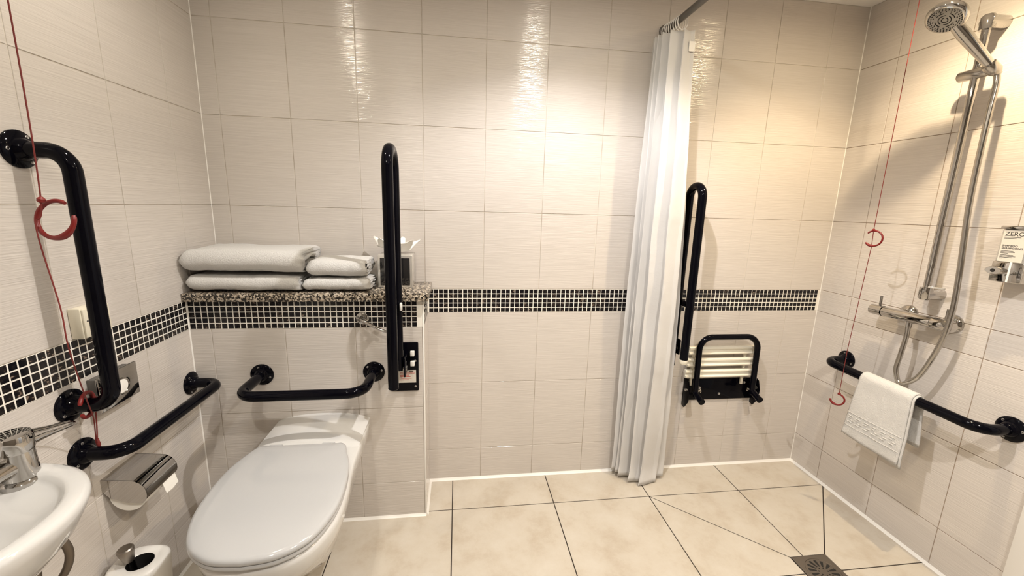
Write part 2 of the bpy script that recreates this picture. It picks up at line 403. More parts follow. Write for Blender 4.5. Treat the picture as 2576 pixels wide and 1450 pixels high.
grab_rail('low horizontal black grab rail above the toilet roll holder', (XL, -0.695, 0.645), (XL, -0.253, 0.641), (1,0,0), 0.100, rot=0.9)
grab_rail('short black grab rail on the boxing directly behind the toilet', (0.165, BOXY, 0.655), (0.572, BOXY, 0.656), (0,-1,0), 0.190, rot=0.0)
grab_rail('long black grab rail under the shower mixer carrying a small towel', (XR, -0.199, 0.651), (XR, -0.784, 0.638), (-1,0,0), 0.112, rot=0.5)

# drop-down rails, folded up
def drop_rail(label, X, wallY, yr, yf, z0, zt, zfoot, plate, capped):
    t = thing('drop_down_rail', label, 'support rail', (X, wallY, z0), 'hinged drop-down support rails')
    rad = (yr-yf)/2
    pts = [(X, yr, z0), (X, yr, zt), (X, yf, zt), (X, yf, zfoot)]
    obj('arm', G().tube(fillet(pts, rad*0.98, 14), 0.0178, 20), 'black', t)
    br = obj('brace', G().box((X-0.004, yf+0.01, z0+0.22), (X+0.004, yr-0.01, z0+0.245)), 'black', t, bevel=0.002)
    if capped:
        obj('end_cap', G().lathe([(0.0188, 0), (0.0188, -0.016), (0.015, -0.021)], (X, yf, zfoot+0.001), (0,0,1), 20), 'ivory', t, label='ivory rubber end cap')
    else:
        obj('end_cap', G().lathe([(0.0182, 0), (0.0182, -0.003), (0.016, -0.005)], (X, yf, zfoot), (0,0,1), 20), 'black', t)
        obj('catch', G().box((X+0.012, yr-0.03, z0+0.235), (X+0.020, yr-0.012, z0+0.262)), 'white', t, bevel=0.002, label='small white plastic catch')
    x0, x1, za, zb = plate
    pl = obj('wall_plate', box((x0, wallY-0.009, za), (x1, wallY, zb)), 'black', t, bevel=0.004)
    for (sx, sz) in ((x0+0.012, za+0.02), (x1-0.012, za+0.02), (x0+0.012, zb-0.02), (x1-0.012, zb-0.075)):
        obj('screw', G().lathe([(0.0045, 0), (0.0045, 0.0014), (0.002, 0.001)], (sx, wallY-0.009, sz), (0,-1,0), 12), 'screw', pl)
    for xb in (X-0.026, X+0.019):
        obj('hinge_bracket', box((xb, yr-0.02, z0-0.025), (xb+0.007, wallY-0.006, z0+0.05)), 'black', t, bevel=0.003)
    obj('pivot', G().lathe([(0.009, -0.029), (0.009, 0.029)], (X, yr, z0+0.005), (1,0,0), 14), 'screw', t)
    return t, pl
t1, pl1 = drop_rail('tall folded-up black drop-down rail beside the toilet with white warning label', 0.677, BOXY, -0.290, -0.425, 0.690, 1.475, 0.680, (0.638, 0.743, 0.574, 0.775), False)
for zz in (0.733, 0.692):
    obj('buffer', box((0.713, BOXY-0.022, zz-0.010), (0.729, BOXY-0.008, zz+0.010)), 'white', t1, bevel=0.002, label='small white plastic stop block')
lb = obj('warning_label', box((0.660, BOXY-0.0098, 0.610), (0.733, BOXY-0.0086, 0.662)), 'label', pl1, smooth=0, label='cream warning sticker with red print')
def text(name, s, size, loc, right, upv, material, parent, ext=0.0004, align='LEFT'):
    cu = bpy.data.curves.new('text', 'FONT'); cu.body = s; cu.size = size; cu.extrude = ext; cu.align_x = align; cu.resolution_u = 3
    o = bpy.data.objects.new('text', cu); COL.objects.link(o)
    bpy.context.view_layer.update()
    me = bpy.data.meshes.new_from_object(o.evaluated_get(bpy.context.evaluated_depsgraph_get())); bpy.data.objects.remove(o)
    right, upv = Vector(right), Vector(upv); nn = right.cross(upv); loc = Vector(loc); org = wloc(parent)
    for v_ in me.vertices:
        c = v_.co.copy(); v_.co = loc + right*c.x + upv*c.y + nn*c.z - org
    me.materials.clear(); me.materials.append(M[material])
    q = link(name, me, parent); return q
text('lettering', 'WARNING', 0.0115, (0.672, BOXY-0.0099, 0.6475), (1,0,0), (0,0,1), 'redink', pl1)
for k, (a, b_) in enumerate([(0.672, 0.706), (0.672, 0.712), (0.676, 0.716), (0.672, 0.705)]):
    obj('print_line', box((a, BOXY-0.0101, 0.6405-k*0.0065), (b_, BOXY-0.0096, 0.6428-k*0.0065)), 'redink', pl1, smooth=0)
obj('print_line', box((0.705, BOXY-0.0101, 0.655), (0.722, BOXY-0.0096, 0.658)), 'ink', pl1, smooth=0)
drop_rail('folded-up black drop-down rail behind the shower curtain with ivory end cap', 1.905, 0.0, -0.052, -0.150, 0.665, 1.410, 0.648, (1.86, 1.95, 0.56, 0.76), True)

# ------------------------------------------------------------------ toilet
TX = 0.370
t = thing('toilet', 'white wall-hung toilet with closed lid below the black rails', 'toilet', (TX, BOXY, 0.14))
def outline(half, rear_y, n=10):
    """half: list of (half width, y) from the rear to the front tip; returns closed smooth outline (x offset, y)"""
    pts = [Vector((a, b, 0)) for a, b in half]; c = catmull(pts, n)
    rgt = [(q.x, q.y) for q in c]; lft = [(-x_, y_) for x_, y_ in rgt[::-1]]
    return rgt + lft[1:]
pan_half = [(0.168, BOXY), (0.173, -0.32), (0.176, -0.45), (0.178, -0.56), (0.182, -0.66), (0.172, -0.77), (0.132, -0.855), (0.072, -0.898), (0.0, -0.908)]
base = outline(pan_half, BOXY, 8)
def skew(y_): return 0.010 + 0.070*max(0.0, -0.50-y_)     # the pan stands slightly askew
def pan_loop(wk, yk, z, dome=0.0):
    lp = []
    for x_, y_ in base:
        d = (y_-BOXY)*yk; xx = x_*wk
        lp.append(Vector((TX+xx+skew(BOXY+d), BOXY+d, z + dome*(1-(x_/0.17)**2)*max(0, 1-abs(d)/0.25))))
    return lp
loops = [pan_loop(0.30, 0.42, 0.135), pan_loop(0.52, 0.56, 0.145), pan_loop(0.62, 0.66, 0.19), pan_loop(0.70, 0.76, 0.25), pan_loop(0.82, 0.88, 0.32), pan_loop(0.93, 0.955, 0.375), pan_loop(0.985, 0.99, 0.41),
         pan_loop(1.0, 1.0, 0.440), pan_loop(0.995, 0.998, 0.452), pan_loop(0.965, 0.985, 0.459, 0.004), pan_loop(0.80, 0.93, 0.462, 0.010), pan_loop(0.4, 0.5, 0.462, 0.014)]
obj('pan', G().loft(loops), 'ceramic', t, smooth=60)
# raised rear platform of the pan, gently crowned
g = G(); lps = []
for y_, ex in ((BOXY, 0), (-0.30, 0.0), (-0.385, 0.0), (-0.420, -0.004), (-0.432, -0.016)):
    row = []
    for k in range(25):
        s_ = -1+2*k/24; x_ = 0.170*s_; z_ = 0.462 + 0.026*(1-abs(s_)**2.6) + ex
        row.append(Vector((TX+0.010+x_, y_, z_)))
    row += [Vector((TX+0.178, y_, 0.430)), Vector((TX-0.158, y_, 0.430))]
    lps.append(row)
obj('rear_platform', G().loft(lps), 'ceramic', t, smooth=50)
lid_half = [(0.0, -0.438), (0.10, -0.438), (0.138, -0.442), (0.158, -0.49), (0.178, -0.56), (0.186, -0.66), (0.177, -0.765), (0.140, -0.855), (0.076, -0.903), (0.0, -0.915)]
lo_ = outline(lid_half, 0, 8)
def ol(sc_, z, crown=0.0, shift=0.0):
    cy_ = -0.67; r = []
    for x_, y_ in lo_:
        xx, yy = x_*sc_, cy_+(y_-cy_)*(1-(1-sc_)*0.75)+shift
        r.append(Vector((TX+xx+skew(yy)-0.008, yy, z)))
    return r
obj('seat', G().loft([ol(0.975, 0.4600), ol(0.993, 0.4615), ol(0.997, 0.4660), ol(0.988, 0.4715), ol(0.96, 0.4725)]), 'plastic', t, smooth=60)
obj('lid', G().loft([ol(0.965, 0.4735), ol(0.995, 0.4745), ol(1.004, 0.4790), ol(1.0, 0.4850), ol(0.98, 0.4895), ol(0.94, 0.4920), ol(0.80, 0.4950), ol(0.5, 0.4975), ol(0.2, 0.4985)]), 'plastic', t, smooth=60)
for sx in (-1, 1):
    obj('hinge', G().lathe([(0.009, -0.02), (0.009, 0.02)], (TX+sx*0.085, -0.434, 0.478), (1,0,0), 14), 'plastic', t)
# flush lever
t = thing('flush_lever', 'chrome flush lever on the black mosaic above the toilet', 'flush lever', (0.538, BOXY, 0.873))
obj('rose', G().lathe([(0.024, 0), (0.024, 0.004), (0.020, 0.008), (0.012, 0.010), (0.011, 0.022), (0.008, 0.026)], (0.538, BOXY-0.0008, 0.873), (0,-1,0), 28), 'chrome', t)
obj('handle', G().tube(catmull([(0.538, BOXY-0.022, 0.873), (0.560, BOXY-0.040, 0.864), (0.600, BOXY-0.050, 0.846), (0.634, BOXY-0.055, 0.833)], 6), [0.008]*6+[0.0062]*6+[0.0052]*7, 14), 'chrome', t)

# ------------------------------------------------------------------ granite shelf, towels, tissue box
SZ = 0.972
tag(obj('granite_shelf', box((XL+0.001, -0.247, T+0.0005), (0.784, -0.0015, SZ)), 'granite', bevel=0.003), 'speckled brown granite shelf on top of the toilet boxing', 'shelf')
def folded_towel(name, label, x0, x1, yfront, yback, z0, hgt, turns, seed, flip=1, group=None):
    """terry towel folded into a flat roll: a spiral ribbon section drawn out along x, rounded off at its left end"""
    D = yback-yfront; cyy = (yfront+yback)/2; czz = z0+hgt/2
    NS = int(92*turns); outer = []; inner = []
    th = hgt/(2*turns+0.30)
    def stad(q, L_, R_):
        q = q % 1.0
        if q < 0.15: a = PI + flip*(-q/0.15*PI/2); return (-L_+R_*math.cos(a), R_*math.sin(a))
        if q < 0.35: return (-L_+2*L_*(q-0.15)/0.20, flip*R_)
        if q < 0.65: a = flip*(PI/2-(q-0.35)/0.30*PI); return (L_+R_*math.cos(a), R_*math.sin(a))
        if q < 0.85: return (L_-2*L_*(q-0.65)/0.20, -flip*R_)
        a = PI + flip*((1-q)/0.15*PI/2); return (-L_+R_*math.cos(a), R_*math.sin(a))
    for k in range(NS+1):
        s_ = k/NS; R_ = hgt/2 - (1-s_)*(hgt/2-th*0.62); dr = D/2 - (1-s_)*(hgt/2-th*0.62)*1.1
        q = turns*s_ + 0.30
        outer.append(stad(q, dr-R_, R_)); R2 = max(R_-th*0.93, 0.0012); inner.append(stad(q, max(dr-th*0.93-R2, 0.01), R2))
    prof = outer + inner[::-1]
    loops = []; NX = 34; L = x1-x0
    for i in range(NX+1):
        u = i/NX; x_ = x0+L*u
        dl = (x_-x0)/min(0.035, hgt*0.42); kx = math.sqrt(max(0.0, 1-(1-min(1, dl))**2))*0.97+0.03 if dl < 1 else 1.0
        er = (x1-x_)/0.012; kr = 1.0 if er > 1 else 0.93+0.07*er
        lp = []
        for j, (py, pz) in enumerate(prof):
            nz = noise.noise(Vector((x_*9+seed, py*9, pz*9)))*0.004 + noise.noise(Vector((x_*40+seed, py*40, pz*40)))*0.0016
            zz = pz*(0.35+0.65*kx)*kr; yy = py*(0.9+0.1*kx)*kr
            lay_ = math.hypot(py/(D/2), pz/(hgt/2)); xs_ = x_ - (0.012*noise.noise(Vector((py*30, pz*60, seed)))*u if u > 0.93 else 0)
            z_out = czz+zz+nz*(1 if pz > -hgt*0.45 else 0)
            lp.append(Vector((xs_, cyy+yy+nz*0.6, max(z0+0.0003, z_out))))
        loops.append(lp)
    g = G().loft(loops)
    return tag(obj(name, g, 'terry', smooth=75), label, 'towel', group)
GT = 'folded white towels on the granite shelf'
folded_towel('bath_towel', 'lower large folded white bath towel on the granite shelf', XL+0.012, 0.325, -0.250, -0.012, SZ, 0.066, 2.3, 3.1, group=GT)
folded_towel('bath_towel', 'upper large folded white bath towel, thickest of the stack', XL+0.006, 0.342, -0.264, -0.012, SZ+0.064, 0.098, 2.3, 8.4, group=GT)
folded_towel('hand_towel', 'lower small folded white hand towel next to the tissue box', 0.332, 0.566, -0.240, -0.070, SZ, 0.053, 2.3, 5.2, group=GT)
folded_towel('hand_towel', 'upper small folded white hand towel next to the tissue box', 0.347, 0.556, -0.240, -0.068, SZ+0.052, 0.072, 2.3, 1.7, group=GT)

t = thing('tissue_box', 'mirrored silver tissue box on the granite shelf behind the rail', 'tissue box', (0.649, -0.075, SZ))
obj('cover', box((0.582, -0.132, SZ), (0.716, -0.010, SZ+0.130)), 'acryl', t, bevel=0.003)
obj('front_panel', box((0.592, -0.1335, SZ+0.010), (0.706, -0.131, SZ+0.119)), 'darkpane', t, bevel=0.0008, label='dark mirrored front panel')
g = G(); lps = []; rr = random.Random(4)
for lev in range(7):
    f = lev/6; lp = []
    for k in range(40):
        a = 2*PI*k/40; wav = 0.55+0.45*math.sin(5*a+0.4)+0.30*math.sin(9*a+2.2)
        rad = 0.014 + f*(0.034+0.050*f) * (0.62+0.38*wav)
        z_ = SZ+0.131 + f*0.075*(0.35+0.65*wav)*(1-0.22*f)
        lp.append(Vector((0.648+rad*1.0*math.cos(a)+0.004*math.sin(5*a+lev), -0.072+rad*0.62*math.sin(a), z_)))
    lps.append(lp)
o = obj('tissue', G().loft(lps, False, False), 'paper', t, smooth=40, label='crumpled white tissue'); md = o.modifiers.new('thickness', 'SOLIDIFY'); md.thickness = 0.0006

# ------------------------------------------------------------------ small fittings on the left wall
t = thing('call_reset_unit', 'cream square alarm reset unit just above the left mosaic band', 'alarm unit', (XL, -0.622, 0.943))
bx_ = obj('back_box', box((XL, -0.664, 0.943), (XL+0.028, -0.580, 1.022)), 'cream', t, bevel=0.003)
obj('front_plate', box((XL+0.028, -0.661, 0.946), (XL+0.033, -0.583, 1.019)), 'cream', t, bevel=0.0015)
obj('reset_button', G().lathe([(0.011, 0), (0.011, 0.003), (0.006, 0.004), (0.006, 0.010), (0.004, 0.011)], (XL+0.033, -0.635, 0.962), (1,0,0), 20), 'white', t)
for k in range(5):
    obj('indicator_dot', G().lathe([(0.0028 if k == 0 else 0.0016, 0), (0.0024 if k == 0 else 0.0014, 0.0006)], (XL+0.033, -0.652+0.008*k, 0.988), (1,0,0), 10), 'ink', t)

t = thing('sanitary_bag_dispenser', 'chrome sanitary bag dispenser behind the vertical black rail foot', 'dispenser', (XL, -0.592, 0.735))
g = G().box((XL, -0.648, 0.742), (XL+0.026, -0.530, 0.826))
obj('housing', g, 'rubber', t, bevel=0.002)
fr = obj('front_cover', box((XL+0.026, -0.655, 0.735), (XL+0.032, -0.523, 0.832)), 'chrome', t, bevel=0.002)
obj('opening_ring', G().lathe([(0.023, 0), (0.024, 0.002), (0.021, 0.003), (0.020, 0.001)], (XL+0.032, -0.582, 0.780), (1,0,0), 28), 'chrome_soft', t)
obj('bag', G().lathe([(0.020, 0), (0.019, 0.0012), (0.012, 0.002)], (XL+0.0322, -0.582, 0.780), (1,0,0), 24), 'paper', t, label='white paper bag in the round opening')

t = thing('toilet_roll_holder', 'chrome hooded toilet roll holder on the left wall', 'roll holder', (XL, -0.595, 0.46))
ya, yb = -0.660, -0.535
prof = [(-0.066, 0.542), (0.002, 0.536)] + [(0.002+0.041*math.sin(a), 0.494+0.042*math.cos(a)) for a in (0.35, 0.7, 1.05, 1.4, 1.7, 1.95)]
inner = [(x_-0.003*(1 if i_ > 1 else 0), z_-0.003) for i_, (x_, z_) in enumerate(prof)][::-1]
obj('hood', G().prism([(x_, ya, z_) for x_, z_ in prof+inner], (0, yb-ya, 0)), 'chrome', t, smooth=30)
side = prof + [(0.030, 0.466), (-0.006, 0.468), (-0.048, 0.486), (-0.066, 0.506)]
obj('end_plate', G().prism([(x_, ya-0.001, z_) for x_, z_ in side], (0, 0.003, 0)), 'chrome', t, smooth=30)
obj('end_plate', G().prism([(x_, yb-0.002, z_) for x_, z_ in side], (0, 0.003, 0)), 'chrome', t, smooth=30)
obj('spindle', G().tube([(-0.010, ya, 0.486), (-0.010, yb, 0.486)], 0.006), 'chrome', t)
t = thing('toilet_roll', 'white toilet roll hanging under the chrome hood', 'toilet roll', (-0.010, -0.5975, 0.437))
g = G(); n_ = 36
lo = lambda r, y_: [Vector((-0.012+r*math.cos(2*PI*k/n_), y_, 0.484+r*math.sin(2*PI*k/n_))) for k in range(n_)]
g.loft([lo(0.019, ya+0.008), lo(0.046, ya+0.008), lo(0.046, yb-0.008), lo(0.019, yb-0.008), lo(0.019, ya+0.008)], False, False)
obj('roll', g, 'paper', t, smooth=40)
obj('loose_sheet', G().loft([[Vector((x_, y_, z_+0.004*noise.noise(Vector((y_*40, x_*30, 0))))) for x_, z_ in [(0.034, 0.486), (0.040, 0.470), (0.043, 0.455), (0.046, 0.444)]] for y_ in [yb-0.008-0.0065*k for k in range(9)]], False, False, False), 'paper', t, smooth=60)

t = thing('toilet_brush_holder', 'white toilet brush holder on the left wall below the roll holder', 'brush holder', (0.012, -0.684, 0.14))
def dshape(sx, sy, cx_, cy_, z, n_=36):
    r = []
    for k in range(n_):
        a = 2*PI*k/n_; c, s_ = math.cos(a), math.sin(a)
        r.append(Vector((max(XL+0.001, cx_+sx*math.copysign(abs(c)**0.75, c)), cy_+sy*math.copysign(abs(s_)**0.75, s_), z)))
    return r
cxb, cyb = 0.012, -0.684
loops = [dshape(0.045, 0.045, cxb, cyb, 0.14), dshape(0.058, 0.055, cxb, cyb, 0.15), dshape(0.066, 0.062, cxb, cyb, 0.285), dshape(0.064, 0.060, cxb, cyb, 0.297), dshape(0.058, 0.054, cxb, cyb, 0.301)]
hole = lambda r, z: [Vector((cxb+0.004+r*math.cos(2*PI*k/36), cyb+r*math.sin(2*PI*k/36), z)) for k in range(36)]
obj('pot', G().loft(loops+[hole(0.034, 0.301), hole(0.031, 0.298)], True, False), 'white', t, smooth=50)
obj('pot_inside', G().loft([hole(0.031, 0.298), hole(0.030, 0.16)], False, True), 'darkhole', t, smooth=50)
t = thing('toilet_brush', 'chrome brush handle knob sticking out of the white holder', 'toilet brush', (0.0, -0.684, 0.17))
obj('handle', G().tube([(0.012, -0.682, 0.18), (0.000, -0.690, 0.315)], 0.006, 12), 'chrome', t)
obj('knob', G().lathe([(0.012, 0), (0.0145, 0.012), (0.0190, 0.034), (0.0190, 0.039), (0.016, 0.042)], (-0.004, -0.692, 0.312), (-0.10, -0.06, 1), 24), 'steel', t)

# ------------------------------------------------------------------ washbasin and tap
t = thing('washbasin', 'small white oval washbasin on the left wall', 'washbasin', (-0.02, -1.06, 0.58))
def el(rx, ry, cx_, cy_, z, n_=72):
    r = []
    for k in range(n_):
        a = 2*PI*k/n_; c, s_ = math.cos(a), math.sin(a)
        r.append(Vector((max(XL+0.001, cx_+rx*math.copysign(abs(c)**0.92, c)), cy_+ry*math.copysign(abs(s_)**0.92, s_), z)))
    return r
bc = (-0.03, -1.065)
loops = [el(0.05, 0.05, -0.02, -1.08, 0.585), el(0.12, 0.11, -0.02, -1.08, 0.595), el(0.17, 0.15, -0.025, -1.07, 0.625), el(0.205, 0.18, *bc, 0.665), el(0.222, 0.194, *bc, 0.70), el(0.230, 0.202, *bc, 0.722), el(0.228, 0.200, *bc, 0.732), el(0.220, 0.193, *bc, 0.7355),
         el(0.200, 0.175, -0.028, -1.066, 0.735), el(0.192, 0.168, -0.026, -1.068, 0.7335), el(0.187, 0.163, -0.026, -1.068, 0.724), el(0.180, 0.156, -0.024, -1.070, 0.718), el(0.170, 0.130, -0.02, -1.092, 0.710), el(0.152, 0.113, -0.018, -1.10, 0.682), el(0.125, 0.095, -0.015, -1.105, 0.660), el(0.08, 0.06, -0.01, -1.11, 0.640), el(0.03, 0.03, -0.01, -1.11, 0.636)]
for lp in loops[8:]:
    for q in lp: q.x = max(q.x, XL+0.02)
obj('bowl', G().loft(loops), 'ceramic', t, smooth=70)
obj('waste', G().lathe([(0.024, 0), (0.022, 0.003), (0.010, 0.002)], (-0.01, -1.11, 0.636), (0,0,1), 24), 'chrome', t)
obj('trap', G().tube(fillet([(-0.01, -1.08, 0.60), (-0.01, -1.08, 0.50), (XL, -1.08, 0.50)], 0.04), 0.017), 'chrome', t)
for k, pts in enumerate([[(0.060, -0.955, 0.650), (0.085, -0.945, 0.610), (0.088, -0.935, 0.56), (0.060, -0.93, 0.50), (0.0, -0.93, 0.44), (XL+0.004, -0.93, 0.42)], [(0.035, -0.99, 0.640), (0.055, -0.975, 0.60), (0.052, -0.965, 0.55), (0.03, -0.96, 0.49), (-0.02, -0.96, 0.42), (XL+0.004, -0.96, 0.40)]]):
    tag(obj('flexible_hose', G().tube(catmull(pts, 8), 0.0075, 12), 'pipe'), ['grey flexible supply hose under the basin, nearer the toilet', 'grey flexible supply hose under the basin, nearer the camera'][k], 'hose', 'supply hoses under the washbasin')
t = thing('basin_tap', 'chrome single-lever mixer tap on the washbasin', 'tap', (0.005, -0.905, 0.722))
b0 = Vector((0.005, -0.906, 0.720))
obj('base_ring', G().lathe([(0.034, -0.006), (0.035, 0.004), (0.031, 0.009), (0.027, 0.010)], b0, (0,0,1), 32), 'chrome', t)
obj('body', G().lathe([(0.028, 0.008), (0.0265, 0.03), (0.0255, 0.065), (0.026, 0.070)], b0, (0,0,1), 32), 'chrome', t)
obj('spout', G().loft([[Vector((b0.x-0.0+px*math.cos(a)*1.0 - d*0.16, b0.y-d, z_+pz*math.sin(a))) for a in [2*PI*k/20 for k in range(20)]] for d, z_, px, pz in [(0.0, 0.757, 0.020, 0.022), (0.03, 0.757, 0.020, 0.020), (0.06, 0.755, 0.019, 0.015), (0.10, 0.752, 0.018, 0.012), (0.13, 0.748, 0.016, 0.010)]]), 'chrome', t, smooth=60)
obj('cap', G().lathe([(0.0275, 0.070), (0.029, 0.074), (0.029, 0.100), (0.027, 0.106), (0.018, 0.109)], b0, (0.03,-0.05,1), 32), 'chrome', t)
lv = [(0.006, -0.893, 0.822, 0.024, 0.020), (0.012, -0.872, 0.820, 0.019, 0.015), (0.018, -0.850, 0.817, 0.015, 0.011), (0.023, -0.832, 0.815, 0.013, 0.009), (0.027, -0.815, 0.813, 0.012, 0.0075), (0.029, -0.806, 0.811, 0.006, 0.004)]
obj('lever', G().loft([[Vector((x_+a_*math.cos(q), y_-a_*0.25*math.cos(q), z_-0.018+b_*math.sin(q))) for q in [2*PI*k/16 for k in range(16)]] for x_, y_, z_, a_, b_ in lv]), 'chrome', t, smooth=60)

# ------------------------------------------------------------------ emergency pull cords
def c_ring(parent, c, r, a0, a1, thick, u, v, fat=None, n_=40):
    c, u, v = Vector(c), Vector(u).normalized(), Vector(v).normalized(); pts = []; rs = []
    for k in range(n_+1):
        a = math.radians(a0+(a1-a0)*k/n_); pts.append(c + (u*math.cos(a)+v*math.sin(a))*r)
        f = 1.0
        if fat: f = 1+0.55*math.exp(-((math.degrees(a) % 360-fat)/26)**2)
        rs.append(thick*f*(0.75 if k in (0, n_) else 1))
    return obj('pull_ring', G().tube(pts, rs, 12), 'red', parent)
CX, CY = 0.100, -0.856
t = thing('emergency_cord', 'red emergency pull cord by the left wall, looped over the black rail', 'pull cord', (CX, CY, 0.66), 'red emergency pull cords')
c_ring(t, (CX+0.004, CY+0.008, 1.252), 0.037, 60, 372, 0.0042, rt, up, 300)
obj('knot', G().lathe([(0.002, -0.006), (0.006, -0.003), (0.0065, 0.003), (0.002, 0.007)], (CX-0.008, CY, 1.289), (0.3,0,1), 12), 'red', t)
cord = catmull([(CX, CY, ZC), (CX, CY, 1.6), (CX-0.008, CY, 1.29), (CX-0.022, CY-0.004, 1.235), (CX, CY-0.012, 1.08), (CX+0.006, CY-0.018, 1.00), (0.072, -0.825, 0.905), (0.030, -0.765, 0.815)], 8)
obj('cord', G().tube(cord, 0.0013, 8), 'redcord', t)
obj('cord', G().tube(catmull([(0.030, -0.765, 0.815), (0.010, -0.735, 0.765), (-0.018, -0.705, 0.700), (-0.030, -0.690, 0.668)], 8), 0.0013, 8), 'redcord', t)
obj('cord', G().tube(catmull([(-0.020, -0.690, 0.765), (-0.024, -0.690, 0.72), (-0.030, -0.690, 0.668)], 6), 0.0015, 8), 'redcord', t)
obj('tassel', G().lathe([(0.002, 0.0), (0.0045, 0.006), (0.004, 0.022), (0.0015, 0.028)], (-0.0265, -0.690, 0.660), (-0.2,0.05,1), 10), 'redcord', t)
c_ring(t, (-0.026, -0.703, 0.785), 0.030, 20, 330, 0.0048, (0.25,-0.97,0), (0,0.05,1), 200)
RX, RY = 2.480, -0.385
t = thing('emergency_cord', 'thin red emergency pull cord in front of the shower wall', 'pull cord', (RX, RY, 0.50), 'red emergency pull cords')
obj('cord', G().tube([(RX, RY, ZC), (RX, RY, 1.253), (RX, RY-0.004, 1.19), (RX, RY+0.010, 0.76), (RX, RY+0.008, 0.572)], 0.0012, 8), 'redcord', t)
c_ring(t, (RX, RY-0.006, 1.222), 0.029, 215, 500, 0.0032, (0.22,-0.97,0), (0,0,1), 250)
obj('knot', G().lathe([(0.001, -0.006), (0.0048, -0.003), (0.0052, 0.003), (0.001, 0.007)], (RX, RY, 1.253), (0,0,1), 12), 'red', t)
c_ring(t, (RX, RY+0.012, 0.546), 0.024, 190, 450, 0.0034, (0.62,-0.78,0), (0,0,1), 240)
obj('knot', G().lathe([(0.001, -0.006), (0.0055, -0.003), (0.006, 0.003), (0.001, 0.006)], (RX, RY+0.008, 0.572), (0,0,1), 12), 'red', t)

# ------------------------------------------------------------------ curtain rail, rings, curtain
RXX, RZ = 1.745, 2.032
t = thing('curtain_rail', 'grey metal shower curtain rail fixed to the back wall', 'curtain rail', (RXX, 0, RZ))
obj('rod', G().tube(fillet([(RXX, -0.004, RZ), (RXX, -1.12, RZ), (XR-0.001, -1.12, RZ)], 0.12), 0.0125, 18), 'rodsteel', t)
obj('wall_socket', G().lathe([(0.026, 0), (0.026, 0.006), (0.018, 0.012), (0.0165, 0.022)], (RXX, -0.0005, RZ), (0,-1,0), 24), 'rodsteel', t)
t = thing('shower_curtain', 'white shower curtain drawn together against the back wall', 'curtain', (RXX, -0.08, 0.004))
# fold edges back to front: (x low, x high, y low, y high)
EDGE = [(1.672, 1.690, -0.014, -0.022), (1.800, 1.775, -0.020, -0.030), (1.660, 1.686, -0.028, -0.040), (1.840, 1.800, -0.034, -0.052), (1.674, 1.690, -0.044, -0.064), (1.850, 1.800, -0.052, -0.078),
        (1.694, 1.692, -0.062, -0.090), (1.918, 1.812, -0.072, -0.104), (1.722, 1.716, -0.090, -0.116), (1.864, 1.806, -0.104, -0.130), (1.782, 1.754, -0.112, -0.140)]
FOLDS = len(EDGE)-1; NS = FOLDS*22; NZ = 110
loops = []; ztop = 1.995
for iz in range(NZ+1):
    hz = iz/NZ; z_ = 0.006 + (ztop-0.006)*hz; row = []
    bul = math.sin(hz*PI)
    def edge(i):
        a0, a1, b0_, b1_ = EDGE[i]; hh = hz**0.8
        sgn = -1 if i % 2 == 0 else 1
        x_ = a0+(a1-a0)*hh + sgn*0.014*bul*(0.7 if i < FOLDS else 0) + 0.006*math.sin(3.1*hz+i*1.7)*(1-0.5*hz)
        y_ = b0_+(b1_-b0_)*hh - 0.030*bul*(i/FOLDS) + 0.004*math.sin(4.3*hz+i*2.3)
        return x_, y_
    E_ = [edge(i) for i in range(FOLDS+1)]
    for k in range(NS+1):
        s_ = k/NS*FOLDS; i = int(min(s_, FOLDS-1e-6)); f = s_-i
        a_ = 0.5-0.5*math.cos(PI*f)
        x_ = E_[i][0]+(E_[i+1][0]-E_[i][0])*a_; y_ = E_[i][1]+(E_[i+1][1]-E_[i][1])*f
        y_ += 0.0045*math.sin(PI*2*f)*(0.4+0.6*(1-hz))
        cr = noise.noise(Vector((s_*1.1, hz*11, 4.1)))
        y_ += 0.006*cr; x_ += 0.004*noise.noise(Vector((s_*2, hz*7, 1.3)))
        if i == FOLDS-1: y_ += 0.0030*f*noise.noise(Vector((f*3, hz*70, 7.0)))
        dr = max(0.0, 1-hz/0.05); y_ -= dr*dr*0.020*(s_/FOLDS); x_ -= dr*dr*0.018*(s_/FOLDS)
        zz = z_ + 0.030*(1-s_/FOLDS)*max(0.0, 1-hz*4)
        if z_ > 1.9: zz -= 0.006*(0.5-0.5*math.cos(2*PI*s_))*((z_-1.9)/0.09)
        row.append(Vector((x_, min(y_, -0.006), max(0.004, zz))))
    loops.append(row)
o = obj('cloth', G().loft(loops, False, False, False), 'curtain', t, smooth=60, normals=False)
md = o.modifiers.new('thickness', 'SOLIDIFY'); md.thickness = 0.0012; md.offset = 0
last = [lp[-1] for lp in loops]
hem = obj('side_hem', G().tube([q for q in last[::3]], 0.0022, 8), 'curtain', t)
top = loops[-1]
ptA = top[-int(NS/FOLDS*0.75)]; 
tg = obj('care_label', box((ptA.x-0.012, ptA.y-0.012, 1.915), (ptA.x+0.012, ptA.y-0.0095, 1.950)), 'white', t, smooth=0, label='small white sewn-in care label')
for k in range(8):
    y_ = -0.028 - k*0.0145; lean = -0.010+0.003*k
    q = Vector((RXX+lean*0.6, y_, RZ-0.012)); pts = []
    for a in range(28):
        th_ = 2*PI*a/28; pts.append(q + Vector((math.cos(th_)*0.0205, lean*0.35*math.sin(th_), math.sin(th_)*0.0285)))
    tag(obj('curtain_ring', G().tube(pts, 0.0020, 8, closed=True), 'white'), 'white plastic curtain ring, '+['nearest the wall', 'second from the wall', 'third from the wall', 'fourth from the wall', 'fifth from the wall', 'sixth from the wall', 'seventh from the wall', 'farthest from the wall'][k], 'curtain ring', 'curtain rings on the rail')

